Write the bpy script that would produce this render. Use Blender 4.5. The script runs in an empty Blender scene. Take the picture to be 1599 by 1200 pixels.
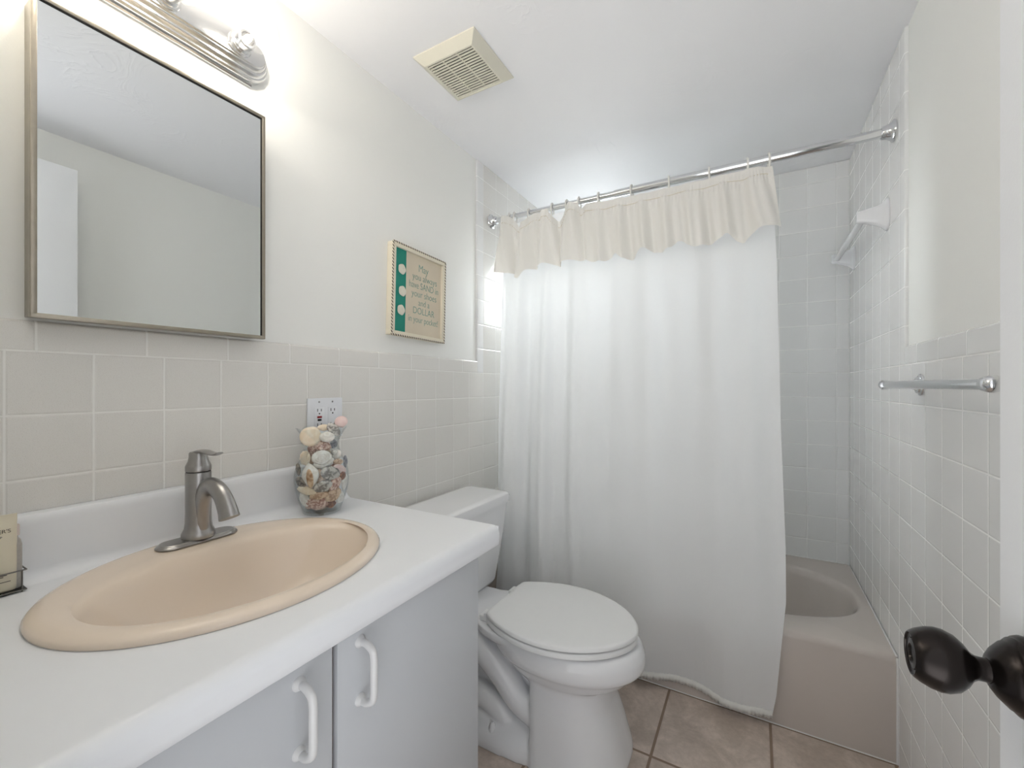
import bpy, bmesh, math, random
from mathutils import Vector, Matrix
random.seed(7)
S = bpy.context.scene
C = S.collection
PI = math.pi
# ------------------------------------------------------------------ camera
cam = bpy.data.cameras.new('camera'); cam.sensor_width = 36; cam.lens = 36 * 666.65 / 1599
cam.shift_y = 0.00216; cam.clip_start = 0.01
co = bpy.data.objects.new('camera', cam); C.objects.link(co)
co.location = (1.1387, 0, 1.1766); co.rotation_euler = (PI / 2, 0, 0.5185)
S.camera = co
# ------------------------------------------------------------------ world (daylight of the hall through the open doorway)
W = bpy.data.worlds.new('world'); S.world = W; W.use_nodes = True
bg = W.node_tree.nodes['Background']; bg.inputs[0].default_value = (0.97, 0.98, 1.0, 1)
# brighter from below the horizon: up-light added to lift the far ceiling, no hall built
wt = W.node_tree; tc_ = wt.nodes.new('ShaderNodeTexCoord'); sx_ = wt.nodes.new('ShaderNodeSeparateXYZ'); mr_ = wt.nodes.new('ShaderNodeMapRange')
wt.links.new(tc_.outputs['Generated'], sx_.inputs[0]); wt.links.new(sx_.outputs[2], mr_.inputs[0])
mr_.inputs[1].default_value = -.35; mr_.inputs[2].default_value = .05; mr_.inputs[3].default_value = 2.8; mr_.inputs[4].default_value = .9
# the open sky beyond the bathroom window (+y) is brighter than the hall (-y)
my_ = wt.nodes.new('ShaderNodeMapRange'); wt.links.new(sx_.outputs[1], my_.inputs[0])
my_.inputs[1].default_value = 0.0; my_.inputs[2].default_value = .1; my_.inputs[3].default_value = 0.0; my_.inputs[4].default_value = 1.0
ml_ = wt.nodes.new('ShaderNodeMix'); ml_.data_type = 'FLOAT'
wt.links.new(my_.outputs[0], ml_.inputs[0]); wt.links.new(mr_.outputs[0], ml_.inputs[2]); mg_ = wt.nodes.new('ShaderNodeMapRange'); wt.links.new(sx_.outputs[2], mg_.inputs[0])      # sky brighter than the garden
mg_.inputs[1].default_value = -.05; mg_.inputs[2].default_value = .12; mg_.inputs[3].default_value = 4.0; mg_.inputs[4].default_value = 26.0
wt.links.new(mg_.outputs[0], ml_.inputs[3])
wt.links.new(ml_.outputs[0], bg.inputs[1])
S.view_settings.view_transform = 'Standard'; S.view_settings.look = 'None'
S.view_settings.exposure = 0.34; S.view_settings.gamma = 1; S.view_settings.use_curve_mapping = False
BULB_STRENGTH = 200.0
# ------------------------------------------------------------------ room numbers
RW = 1.524; YB = 2.5363; H = 2.2468; YF = 0.066; P = 0.116
ROW0 = 1.2402                     # grout line under the bullnose cap

# ------------------------------------------------------------------ materials
def srgb(r, g, b):
    f = lambda c: (c / 255 / 12.92) if c / 255 <= .04045 else ((c / 255 + .055) / 1.055) ** 2.4
    return (f(r), f(g), f(b), 1)

class NB:
    """small node builder"""
    def __init__(s, name):
        s.m = bpy.data.materials.new(name); s.m.use_nodes = True
        s.t = s.m.node_tree; s.b = s.t.nodes['Principled BSDF']
    def n(s, kind, **kw):
        x = s.t.nodes.new(kind)
        for k, v in kw.items(): setattr(x, k, v)
        return x
    def put(s, sock, v):
        if isinstance(v, (int, float, tuple)): sock.default_value = v
        else: s.t.links.new(v, sock)
    def math(s, op, a, b=0.0, c=None, clamp=False):
        x = s.n('ShaderNodeMath', operation=op, use_clamp=clamp)
        s.put(x.inputs[0], a); s.put(x.inputs[1], b)
        if c is not None: s.put(x.inputs[2], c)
        return x.outputs[0]
    def mix(s, f, a, b):
        x = s.n('ShaderNodeMix', data_type='RGBA')
        s.put(x.inputs[0], f); s.put(x.inputs[6], a); s.put(x.inputs[7], b)
        return x.outputs[2]
    def obj(s):
        return s.n('ShaderNodeTexCoord').outputs['Object']
    def noise(s, scale, detail=4, vec=None, dist=0.0, rough=.5):
        x = s.n('ShaderNodeTexNoise'); x.inputs['Scale'].default_value = scale
        x.inputs['Detail'].default_value = detail; x.inputs['Distortion'].default_value = dist
        x.inputs['Roughness'].default_value = rough
        s.t.links.new(vec or s.obj(), x.inputs['Vector']); return x.outputs['Fac']
    def ramp(s, f, a, b, ca=(0, 0, 0, 1), cb=(1, 1, 1, 1)):
        x = s.n('ShaderNodeValToRGB'); x.color_ramp.elements[0].position = a; x.color_ramp.elements[1].position = b
        x.color_ramp.elements[0].color = ca; x.color_ramp.elements[1].color = cb
        s.put(x.inputs[0], f); return x.outputs[0]
    def bump(s, h, strength, dist=.01):
        x = s.n('ShaderNodeBump'); x.inputs['Strength'].default_value = strength; x.inputs['Distance'].default_value = dist
        s.put(x.inputs['Height'], h); s.t.links.new(x.outputs[0], s.b.inputs['Normal'])
    def set(s, col=None, rough=None, metal=None, **kw):
        if col is not None: s.put(s.b.inputs['Base Color'], col)
        if rough is not None: s.put(s.b.inputs['Roughness'], rough)
        if metal is not None: s.put(s.b.inputs['Metallic'], metal)
        for k, v in kw.items(): s.put(s.b.inputs[k.replace('_', ' ')], v)
        return s

def simple(name, col, rough=.5, metal=0, nscale=0, namt=.06, bumps=0, **kw):
    m = NB(name)
    c = col
    if nscale:
        d = tuple(x * (1 - namt) for x in col[:3]) + (1,)
        c = m.mix(m.noise(nscale), d, col)
    m.set(c, rough, metal, **kw)
    if bumps: m.bump(m.noise(nscale or 200), bumps, .002)
    return m.m

def tile_mat(name, ua, va, pu, pv, ou, ov, tile, grout, g=.0013, rough=.16, mottled=0, bump=.5, vary=.03, specks=0, soft=.0016):
    """square tiles laid on the axes ua/va ('X','Y','Z'), pitch pu/pv, a joint passing through ou/ov"""
    m = NB(name)
    sp = m.n('ShaderNodeSeparateXYZ'); m.t.links.new(m.obj(), sp.inputs[0])
    U = m.math('DIVIDE', m.math('SUBTRACT', sp.outputs[ua], ou), pu)
    V = m.math('DIVIDE', m.math('SUBTRACT', sp.outputs[va], ov), pv)
    def edge(T, p):
        fr = m.math('FRACT', m.math('ADD', T, 50.0))
        return m.math('MULTIPLY', m.math('MINIMUM', fr, m.math('SUBTRACT', 1.0, fr)), p)
    d = m.math('MINIMUM', edge(U, pu), edge(V, pv))
    mr = m.n('ShaderNodeMapRange', interpolation_type='SMOOTHSTEP'); m.put(mr.inputs[0], d)
    mr.inputs[1].default_value = g * .55; mr.inputs[2].default_value = g * .55 + soft
    mask = mr.outputs[0]
    cb = m.n('ShaderNodeCombineXYZ'); m.put(cb.inputs[0], m.math('FLOOR', U)); m.put(cb.inputs[1], m.math('FLOOR', V))
    wn = m.n('ShaderNodeTexWhiteNoise'); m.t.links.new(cb.outputs[0], wn.inputs[0])
    dark = tuple(x * (1 - vary) for x in tile[:3]) + (1,)
    tc = m.mix(wn.outputs[0], dark, tile)
    if mottled:
        off = m.n('ShaderNodeVectorMath', operation='MULTIPLY_ADD')
        m.t.links.new(cb.outputs[0], off.inputs[0]); off.inputs[1].default_value = (3.7, 5.3, 1.0); m.t.links.new(m.obj(), off.inputs[2])
        n1 = m.noise(7, 6, off.outputs[0], .6, .62)
        n2 = m.noise(60, 4, off.outputs[0], .3, .7)
        tc = m.mix(m.ramp(n1, .40, .66), tuple(x * .80 for x in tile[:3]) + (1,), tuple(x * y for x, y in zip(tile[:3], (1.16, 1.17, 1.2))) + (1,))
        tc = m.mix(m.ramp(n2, .35, .7), m.mix(.22, tc, srgb(120, 98, 84)), tc)
    if specks:
        tc = m.mix(m.ramp(m.noise(900, 2), .60, .68), tc, m.mix(specks, tc, srgb(150, 140, 122)))
    m.set(m.mix(mask, grout, tc), m.math('ADD', m.math('MULTIPLY', m.math('SUBTRACT', 1.0, mask), .5), rough))
    mr2 = m.n('ShaderNodeMapRange', interpolation_type='SMOOTHSTEP'); m.put(mr2.inputs[0], d)
    mr2.inputs[1].default_value = g * .5; mr2.inputs[2].default_value = g + .003
    h = mr2.outputs[0]
    if mottled: h = m.math('ADD', h, m.math('MULTIPLY', m.noise(25, 5), .35))
    else: h = m.math('ADD', h, m.math('MULTIPLY', wn.outputs[0], .04))
    m.bump(h, bump, .0016)
    return m.m

WALL_T = srgb(239, 239, 238); GROUT = srgb(250, 250, 248)
# painted surfaces
def paint_mat(name, col, texture):
    m = NB(name)
    m.set(m.mix(m.noise(3), tuple(x * .985 for x in col[:3]) + (1,), col), .55)
    if texture == 'trowel':
        a = m.noise(5.0, 3, None, 2.2, .55)
        ridge = m.math('POWER', m.math('SUBTRACT', 1.0, m.math('ABSOLUTE', m.math('MULTIPLY', m.math('SUBTRACT', a, .5), 9.0)), clamp=True), 3.0)
        gate = m.ramp(m.noise(2.6, 2), .52, .64)
        b = m.noise(60, 3)
        m.bump(m.math('ADD', m.math('MULTIPLY', ridge, gate), m.math('MULTIPLY', b, .12)), .22, .004)
    else:
        m.bump(m.noise(260, 3), .12, .001)
    return m.m
M_WALL = paint_mat('warm white wall paint', srgb(244, 244, 240), 'fine')
M_CEIL = paint_mat('white ceiling paint', srgb(247, 247, 249), 'trowel')
M_DOOR = paint_mat('white door paint', srgb(240, 241, 243), 'fine')
M_TL = tile_mat('glazed wall tile left', 'Y', 'Z', P, P, .324, ROW0, srgb(233, 231, 226), srgb(242, 241, 237), specks=.35)
M_TR = tile_mat('glazed wall tile right', 'Y', 'Z', P, P, 2.3166, ROW0, WALL_T, GROUT)
M_TB = tile_mat('glazed wall tile back', 'X', 'Z', P, P, 1.2423, ROW0, WALL_T, GROUT)
M_CAPL = tile_mat('bullnose tile left', 'Y', 'Z', .163, 4, .246, ROW0, srgb(233, 231, 226), srgb(242, 241, 237), specks=.3)
M_CAPR = tile_mat('bullnose tile right', 'Y', 'Z', .161, 4, 1.414, ROW0, WALL_T, GROUT)
M_CAPV = tile_mat('bullnose tile upright', 'X', 'Z', 4, P, 3, ROW0, WALL_T, GROUT)
M_FLOOR = tile_mat('mottled beige floor tile', 'X', 'Y', .334, .345, .849, 1.397, srgb(216, 201, 188), srgb(146, 126, 110), g=.006, rough=.38, mottled=1, bump=.7, vary=.04, soft=.002)

M_CERAMIC = simple('white vitreous china', srgb(240, 241, 243), .06, 0, 30, .02)
M_SEAT = simple('white plastic seat', srgb(240, 241, 241), .3, 0, 40, .02)
M_LAM = simple('white laminate', srgb(236, 238, 241), .38, 0, 8, .015)
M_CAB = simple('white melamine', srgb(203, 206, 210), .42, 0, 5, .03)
M_PULL = simple('white plastic pull', srgb(224, 224, 224), .35, 0, 20, .02)
M_BROWN = simple('brown cabinet gap', srgb(96, 66, 52), .6, 0, 20, .2)
M_SINK = simple('almond enamel', srgb(233, 217, 199), .06, 0, 10, .03)
M_NICKEL = simple('brushed nickel', srgb(168, 166, 164), .3, 1, 90, .12)
M_CHROME = simple('chrome', srgb(225, 226, 228), .07, 1, 20, .04)
M_POLNI = simple('polished vanity light metal', srgb(222, 222, 222), .2, 1, 20, .04)
M_MIRROR = simple('mirror silver', srgb(222, 225, 226), .01, 1, 3, .01)
M_FRAME = simple('aged metal mirror frame', srgb(176, 168, 154), .34, 1, 60, .22)
M_TUB = simple('taupe tub enamel', srgb(205, 196, 189), .12, 0, 14, .03)
M_CAULK = simple('white caulk', srgb(238, 238, 236), .5, 0, 50, .05)
M_VENT = simple('ivory plastic', srgb(226, 222, 206), .45, 0, 20, .04)
M_BLACK = simple('dark void', srgb(24, 23, 22), .7, 0, 30, .2)
M_BRONZE = simple('oil rubbed bronze', srgb(44, 39, 37), .24, .8, 40, .35)
M_RING = simple('white plastic ring', srgb(236, 234, 228), .35, 0, 40, .03)
M_OUTLET = simple('white outlet plastic', srgb(236, 238, 242), .32, 0, 20, .02)
M_RED = simple('red button', srgb(150, 30, 36), .4, 0, 30, .1)
M_STEEL = simple('screw metal', srgb(170, 170, 170), .35, 1, 60, .2)
M_WIRE = simple('dark chrome wire', srgb(120, 118, 114), .25, 1, 60, .2)

def cloth_mat(name, col, trans, scale=900, sheen=.2):
    m = NB(name)
    wv = m.noise(scale, 2)
    c = m.mix(wv, tuple(x * .97 for x in col[:3]) + (1,), col)
    m.set(c, .75, 0, Sheen_Weight=sheen)
    m.bump(m.noise(35, 4), .10, .004)
    tr = m.n('ShaderNodeBsdfTranslucent'); m.put(tr.inputs[0], c)
    mx = m.n('ShaderNodeMixShader'); mx.inputs[0].default_value = trans
    m.t.links.new(m.b.outputs[0], mx.inputs[1]); m.t.links.new(tr.outputs[0], mx.inputs[2])
    m.t.links.new(mx.outputs[0], m.t.nodes['Material Output'].inputs[0])
    return m.m
M_CURT = cloth_mat('white curtain fabric', srgb(248, 249, 250), .28)
M_HEM = cloth_mat('white hem fabric', srgb(244, 244, 240), .15)
M_VAL = cloth_mat('ivory valance fabric', srgb(249, 246, 240), .30)
M_STITCH = simple('tan stitching', srgb(222, 208, 176), .8, 0, 200, .2)

def glass_mat(name, tint=(1, 1, 1, 1), ior=1.45, extra=0.0):
    m = NB(name); t = m.t
    t.nodes.remove(m.b)
    tr = m.n('ShaderNodeBsdfTransparent'); tr.inputs[0].default_value = tint
    gl = m.n('ShaderNodeBsdfGlossy'); gl.inputs['Roughness'].default_value = .03
    fr = m.n('ShaderNodeLayerWeight'); fr.inputs[0].default_value = .5
    fac = m.math('MULTIPLY_ADD', m.math('POWER', fr.outputs['Facing'], 4.0), (ior - 1) * 1.6, .03)
    nz = m.noise(12, 2)
    mx = m.n('ShaderNodeMixShader')
    t.links.new(m.math('ADD', fac, m.math('MULTIPLY', nz, extra), clamp=True), mx.inputs[0])
    t.links.new(tr.outputs[0], mx.inputs[1]); t.links.new(gl.outputs[0], mx.inputs[2])
    t.links.new(mx.outputs[0], t.nodes['Material Output'].inputs[0])
    return m.m
M_GLASS = glass_mat('clear thin glass', (.97, .985, .985, 1), 1.42, .03)
M_BULB = glass_mat('clear bulb glass', (1, 1, 1, 1), 1.3, .04)
M_LINER = glass_mat('clear vinyl liner', (.93, .95, .95, 1), 1.25, .25)
m_ = NB('glowing filament'); m_.set(srgb(255, 250, 240), .5)
m_.put(m_.b.inputs['Emission Color'], (1.0, .93, .82, 1)); m_.b.inputs['Emission Strength'].default_value = BULB_STRENGTH
M_GLOW = m_.m

# ------------------------------------------------------------------ mesh helpers
def link(name, bm, mat, parent=None, smooth=True, angle=40, recalc=True, **props):
    if recalc: bmesh.ops.recalc_face_normals(bm, faces=bm.faces)
    if smooth:
        for f in bm.faces: f.smooth = True
        lim = math.radians(angle)
        for e in bm.edges:
            if len(e.link_faces) == 2 and e.calc_face_angle(0) > lim: e.smooth = False
    me = bpy.data.meshes.new(name); bm.to_mesh(me); bm.free()
    mats = mat if isinstance(mat, (list, tuple)) else [mat]
    for x in mats: me.materials.append(x)
    o = bpy.data.objects.new(name, me); C.objects.link(o)
    if parent: o.parent = parent
    for k, v in props.items(): o[k] = v
    return o
def thing(name, label, cat, loc=(0, 0, 0), group=None, rot=(0, 0, 0)):
    o = bpy.data.objects.new(name, None); o.empty_display_size = .05; C.objects.link(o)
    o.location = loc; o.rotation_euler = rot; o['label'] = label; o['category'] = cat
    if group: o['group'] = group
    return o
def child(o, parent):
    """parent o (built in world coordinates) under an empty with a location"""
    o.parent = parent
    return o
def box(bm, lo, hi, bevel=0, seg=2):
    c = [(a + b) / 2 for a, b in zip(lo, hi)]; s = [abs(b - a) for a, b in zip(lo, hi)]
    r = bmesh.ops.create_cube(bm, size=1, matrix=Matrix.Translation(c) @ Matrix.Diagonal((*s, 1)))
    if bevel:
        es = list({e for v in r['verts'] for e in v.link_edges})
        bmesh.ops.bevel(bm, geom=es, offset=bevel, segments=seg, affect='EDGES', profile=.5)
def BX(lo, hi, bevel=0, seg=2):
    bm = bmesh.new(); box(bm, lo, hi, bevel, seg); return bm
def loft(bm, rings, cap0=True, cap1=True, closed=True):
    vs = [[bm.verts.new(p) for p in r] for r in rings]
    n = len(vs[0])
    for a, b in zip(vs, vs[1:]):
        for i in range(n if closed else n - 1):
            j = (i + 1) % n
            bm.faces.new((a[i], a[j], b[j], b[i]))
    if cap0: bm.faces.new(vs[0][::-1])
    if cap1: bm.faces.new(vs[-1])
    return vs
def lathe(bm, prof, n=40, mat=Matrix.Identity(4)):
    """prof: (radius, height) along local z"""
    rings = []
    for r, z in prof:
        r = max(r, 1e-5)
        rings.append([mat @ Vector((r * math.cos(2 * PI * i / n), r * math.sin(2 * PI * i / n), z)) for i in range(n)])
    loft(bm, rings, True, True)
def axis(loc, d):
    """matrix placing local z along d at loc"""
    return Matrix.Translation(loc) @ Vector(d).normalized().to_track_quat('Z', 'Y').to_matrix().to_4x4()
def tube(bm, pts, r, n=12, cap=True, flat=None):
    pts = [Vector(p) for p in pts]; rings = []
    up = None
    for i, p in enumerate(pts):
        t = (pts[min(i + 1, len(pts) - 1)] - pts[max(i - 1, 0)]).normalized()
        if up is None: up = Vector((0, 0, 1)) if abs(t.z) < .9 else Vector((0, 1, 0))
        sd = t.cross(up).normalized(); up = sd.cross(t).normalized()
        rr = r[i] if isinstance(r, (list, tuple)) else r
        fl = flat[i] if isinstance(flat, (list, tuple)) else (flat or 1)
        rings.append([p + sd * rr * math.cos(2 * PI * k / n) + up * rr * fl * math.sin(2 * PI * k / n) for k in range(n)])
    loft(bm, rings, cap, cap)
def spline(pts, n=8):
    """catmull-rom through pts"""
    P_ = [Vector(p) for p in pts]; P_ = [P_[0] * 2 - P_[1]] + P_ + [P_[-1] * 2 - P_[-2]]; out = []
    for i in range(1, len(P_) - 2):
        for k in range(n):
            t = k / n; a, b, c, d = P_[i - 1:i + 3]
            out.append(.5 * ((2 * b) + (c - a) * t + (2 * a - 5 * b + 4 * c - d) * t * t + (3 * b - a - 3 * c + d) * t ** 3))
    out.append(P_[-2]); return out
def interp(T, x):
    if x <= T[0][0]: return T[0][1]
    for (a, va), (b, vb) in zip(T, T[1:]):
        if x <= b: return va + (vb - va) * (x - a) / (b - a)
    return T[-1][1]
def sm(a, b, x):
    t = min(1, max(0, (x - a) / (b - a))); return t * t * (3 - 2 * t)
def struct(name, bm, m, **kw):
    o = link(name, bm, m, smooth=False); o['kind'] = 'structure'; return o

# ------------------------------------------------------------------ room shell
def multi(boxes):
    bm = bmesh.new()
    for b in boxes: box(bm, *b)
    return bm
struct('floor', multi([((-.1, -.10, -.1), (1.75, YB + .1, 0))]), M_FLOOR)
struct('ceiling', multi([((-.1, -.06, H), (1.64, YB + .1, H + .1))]), M_CEIL)
wl = struct('wall_left', multi([((-.12, -.06, 0), (-.008, YB + .1, H))]), M_WALL)
wr = struct('wall_right', multi([((RW + .008, -.06, 0), (RW + .12, YB + .1, H))]), M_WALL)
WX0, WX1, WZ0, WZ1 = .06, .54, 1.588, 2.052            # bathroom window above the tub, behind the curtain
wb = struct('wall_back', multi([((-.008, YB + .006, 0), (RW + .008, YB + .1, WZ0)), ((-.008, YB + .006, WZ1), (RW + .008, YB + .1, H)),
    ((-.008, YB + .006, WZ0), (WX0, YB + .1, WZ1)), ((WX1, YB + .006, WZ0), (RW + .008, YB + .1, WZ1))]), M_WALL)
win = struct('window_1', multi([((WX0, YB + .03, WZ0), (WX1, YB + .07, WZ0 + .035)), ((WX0, YB + .03, WZ1 - .035), (WX1, YB + .07, WZ1)),
    ((WX0, YB + .03, WZ0 + .035), (WX0 + .035, YB + .07, WZ1 - .035)), ((WX1 - .035, YB + .03, WZ0 + .035), (WX1, YB + .07, WZ1 - .035)),
    ((WX0 + .035, YB + .035, (WZ0 + WZ1) / 2 - .015), (WX1 - .035, YB + .065, (WZ0 + WZ1) / 2 + .015))]), M_DOOR)
link('window_pane', BX((WX0 + .03, YB + .048, WZ0 + .03), (WX1 - .03, YB + .052, WZ1 - .03)), glass_mat('window glass', (.95, .97, .97, 1), 1.4, .02), win, smooth=False)
wf = struct('wall_front', multi([((-.008, -.05, 0), (.755, YF, H)), ((1.42, -.05, 0), (RW + .008, YF, H)), ((.755, -.05, 2.1), (1.42, YF, H))]), M_WALL)
link('trim_1', BX((.7555, -.055, 0), (.7685, .0655, 2.095), .002), M_DOOR, kind='structure')
link('trim_2', BX((1.408, -.055, 0), (1.4195, .0655, 2.095), .002), M_DOOR, kind='structure')

def tiled(xa, xb, yv0, yv1, capside, mat_field, mat_cap, parent):
    """wainscot field + full-height field by the tub, with rounded bullnose edges"""
    lo, hi = min(xa, xb), max(xa, xb)
    bm = bmesh.new()
    box(bm, (lo, YF, 0), (hi, yv1, ROW0)); box(bm, (lo, yv1, 0), (hi, YB + .006, H - .001))
    link('tile_field', bm, mat_field, parent, smooth=False)
    # cap: profile swept along y then up
    r = .007
    bm = bmesh.new(); s = 1 if capside > 0 else -1
    prof = [(0, ROW0), ] + [(0, ROW0 + .056 - r)] + [(r - r * math.cos(a), ROW0 + .056 - r + r * math.sin(a)) for a in (PI / 8, PI / 4, 3 * PI / 8, PI / 2)]
    prof.append((.0079, ROW0 + .056)); prof.append((.0079, ROW0))
    surf = xb
    loft(bm, [[(surf - s * p, y, z) for p, z in prof] for y in (YF, yv0 + .003)])
    link('bullnose_cap', bm, mat_cap, parent, angle=50)
    bm = bmesh.new()
    prof = [(0, yv1), (0, yv0 + r)] + [(r - r * math.cos(a), yv0 + r - r * math.sin(a)) for a in (PI / 8, PI / 4, 3 * PI / 8, PI / 2)]
    prof += [(.0079, yv0), (.0079, yv1)]
    loft(bm, [[(surf - s * p, y, z) for p, y in prof] for z in (ROW0 + .0003, H - .001)])
    link('bullnose_edge', bm, M_CAPV, parent, angle=50)
tiled(-.0079, 0, 1.664, 1.716, 1, M_TL, M_CAPL, wl)
tiled(RW + .0079, RW, 1.680, 1.7366, -1, M_TR, M_CAPR, wr)
link('tile_field', multi([((-.0005, YB, 0), (RW + .0005, YB + .0059, WZ0)), ((-.0005, YB, WZ1), (RW + .0005, YB + .0059, H - .001)),
    ((-.0005, YB, WZ0), (WX0, YB + .0059, WZ1)), ((WX1, YB, WZ0), (RW + .0005, YB + .0059, WZ1))]), M_TB, wb, smooth=False)

# door: opened flat along the right wall
dr = link('door_1', BX((1.359, .084, .012), (1.394, .637, 2.06), .0015), M_DOOR, kind='structure')
kx, ky, kz = 1.359, .579, .905
bm = bmesh.new(); A = axis((kx, ky, kz), (-1, 0, 0))
lathe(bm, [(0, 0), (.0365, 0), (.037, .003), (.0355, .0065), (.034, .007), (.0335, .010), (.031, .0125), (.030, .0130), (.029, .0155), (.022, .0225), (.016, .0265), (.0125, .028), (0, .028)], 56, A)
link('door_rosette', bm, M_BRONZE, dr, label='dark bronze rosette', angle=50)
bm = bmesh.new()
lathe(bm, [(0, .026), (.0115, .026), (.0105, .031), (.0108, .036), (.0135, .040), (.020, .0445), (.0255, .0505), (.0285, .058), (.0290, .064), (.0275, .071), (.0245, .078), (.0215, .0825), (.0200, .0838), (.0193, .0835), (.0188, .0822), (.0150, .0812), (.0140, .0825), (.009, .0832), (.008, .0815), (0, .0812)], 56, A)
link('door_knob', bm, M_BRONZE, dr, label='egg-shaped dark bronze knob', angle=40)
bm = bmesh.new()
for z in (.25, 1.85):
    tube(bm, [(1.40, .084, z - .045), (1.40, .084, z + .045)], .006)
link('door_hinge', bm, M_BRONZE, dr)

# ------------------------------------------------------------------ vanity
CT = .83
van = thing('vanity_cabinet', 'white flat-door vanity cabinet under the sink counter', 'cabinet', (0, 0, 0))
bm = bmesh.new()
box(bm, (.002, .069, 0), (.530, .087, CT - .05)); box(bm, (.002, .847, 0), (.530, .865, CT - .05))
box(bm, (.002, .087, .06), (.530, .847, .078)); box(bm, (.002, .087, .078), (.008, .847, CT - .05)); box(bm, (.470, .087, 0), (.480, .847, .06))
box(bm, (.512, .087, CT - .085), (.530, .847, CT - .051)); box(bm, (.512, .440, .078), (.530, .474, CT - .085))
link('cabinet_body', bm, M_CAB, van, smooth=False)
link('gap_strip', BX((.530, .452, .06), (.5385, .4605, CT - .052)), M_BROWN, van, label='dark brown strip between the doors', smooth=False)
def pull(parent, y, z0, z1):
    bm = bmesh.new(); r = .0062
    lathe(bm, [(0, 0), (.0105, 0), (.0105, .0015), (.008, .005), (.0063, .008), (0, .008)], 20, axis((.550, y, z1), (1, 0, 0)))
    lathe(bm, [(0, 0), (.0105, 0), (.0105, .0015), (.008, .005), (.0063, .008), (0, .008)], 20, axis((.550, y, z0), (1, 0, 0)))
    pts = spline([(.553, y, z1), (.566, y, z1), (.580, y, z1 - .008), (.584, y, z1 - .022), (.584, y, (z0 + z1) / 2), (.584, y, z0 + .022), (.580, y, z0 + .008), (.566, y, z0), (.553, y, z0)], 6)
    tube(bm, pts, r, 14)
    link('handle', bm, M_PULL, parent)
d1 = link('cabinet_door', BX((.531, .070, .05), (.550, .4515, CT - .054), .0012), M_CAB, van)
d2 = link('cabinet_door', BX((.531, .461, .05), (.550, .865, CT - .054), .0012), M_CAB, van)
pull(d1, .393, .632, .735); pull(d2, .506, .640, .740)

# counter: top with an oval cut-out, rolled front edge, coved backsplash
SX, SY, SA, SB = .272, .455, .235, .278       # sink centre and semi axes
ctr = thing('countertop', 'white laminate countertop with rolled front edge and coved backsplash', 'countertop', (0, 0, 0))
Y0, Y1 = .068, .905
bm = bmesh.new()
N = 96
xa, xb = .045, .560
hole = [(SX + (SA - .02) * math.cos(2 * PI * i / N), SY + (SB - .02) * math.sin(2 * PI * i / N)) for i in range(N)]
def rect_pt(i):
    a = 2 * PI * i / N; c, s = math.cos(a), math.sin(a)
    tx = ((xb - SX) / c if c > 0 else (xa - SX) / c) if abs(c) > 1e-9 else 1e9
    ty = ((Y1 - SY) / s if s > 0 else (Y0 - SY) / s) if abs(s) > 1e-9 else 1e9
    t = min(tx, ty); return (SX + c * t, SY + s * t)
rect = [list(rect_pt(i)) for i in range(N)]
for cx_, cy_ in ((xa, Y0), (xa, Y1), (xb, Y0), (xb, Y1)):       # snap nearest to the corners
    k = min(range(N), key=lambda i: (rect[i][0] - cx_) ** 2 + (rect[i][1] - cy_) ** 2); rect[k] = [cx_, cy_]
A_ = [bm.verts.new((x, y, CT)) for x, y in hole]; B_ = [bm.verts.new((x, y, CT)) for x, y in rect]
D_ = [bm.verts.new((x, y, CT - .035)) for x, y in hole]; E_ = [bm.verts.new((x, y, CT - .035)) for x, y in rect]
for i in range(N):
    j = (i + 1) % N
    bm.faces.new((A_[i], A_[j], B_[j], B_[i])); bm.faces.new((D_[j], D_[i], E_[i], E_[j])); bm.faces.new((A_[j], A_[i], D_[i], D_[j]))
    if abs(rect[i][1] - rect[j][1]) < 1e-6: bm.faces.new((B_[i], B_[j], E_[j], E_[i]))
front = [(xb, CT)] + [(xb + .006 + .020 * math.sin(a), CT - .020 + .020 * math.cos(a)) for a in [k * PI / 16 for k in range(0, 9)]]
front += [(.586, CT - .036), (.5845, CT - .045), (.580, CT - .050), (.556, CT - .050), (.556, CT - .036), (xb, CT - .035)]
loft(bm, [[(x, y, z) for x, z in front] for y in (Y0, Y1)])
back = [(xa, CT)] + [(.047 - .022 * math.sin(a), CT + .022 - .022 * math.cos(a)) for a in [k * PI / 14 for k in range(1, 8)]]
back += [(.022, CT + .100), (.0215, CT + .110), (.018, CT + .1165), (.011, CT + .1195), (.0012, CT + .120), (.0012, CT - .035), (xa, CT - .035)]
loft(bm, [[(x, y, z) for x, z in back] for y in (Y0, Y1)])
link('worktop', bm, M_LAM, ctr, angle=35, recalc=True)
link('end_cap', BX((.0015, Y1, CT - .048), (.5835, Y1 + .0012, CT - .001), .0004), M_LAM, ctr)

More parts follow.
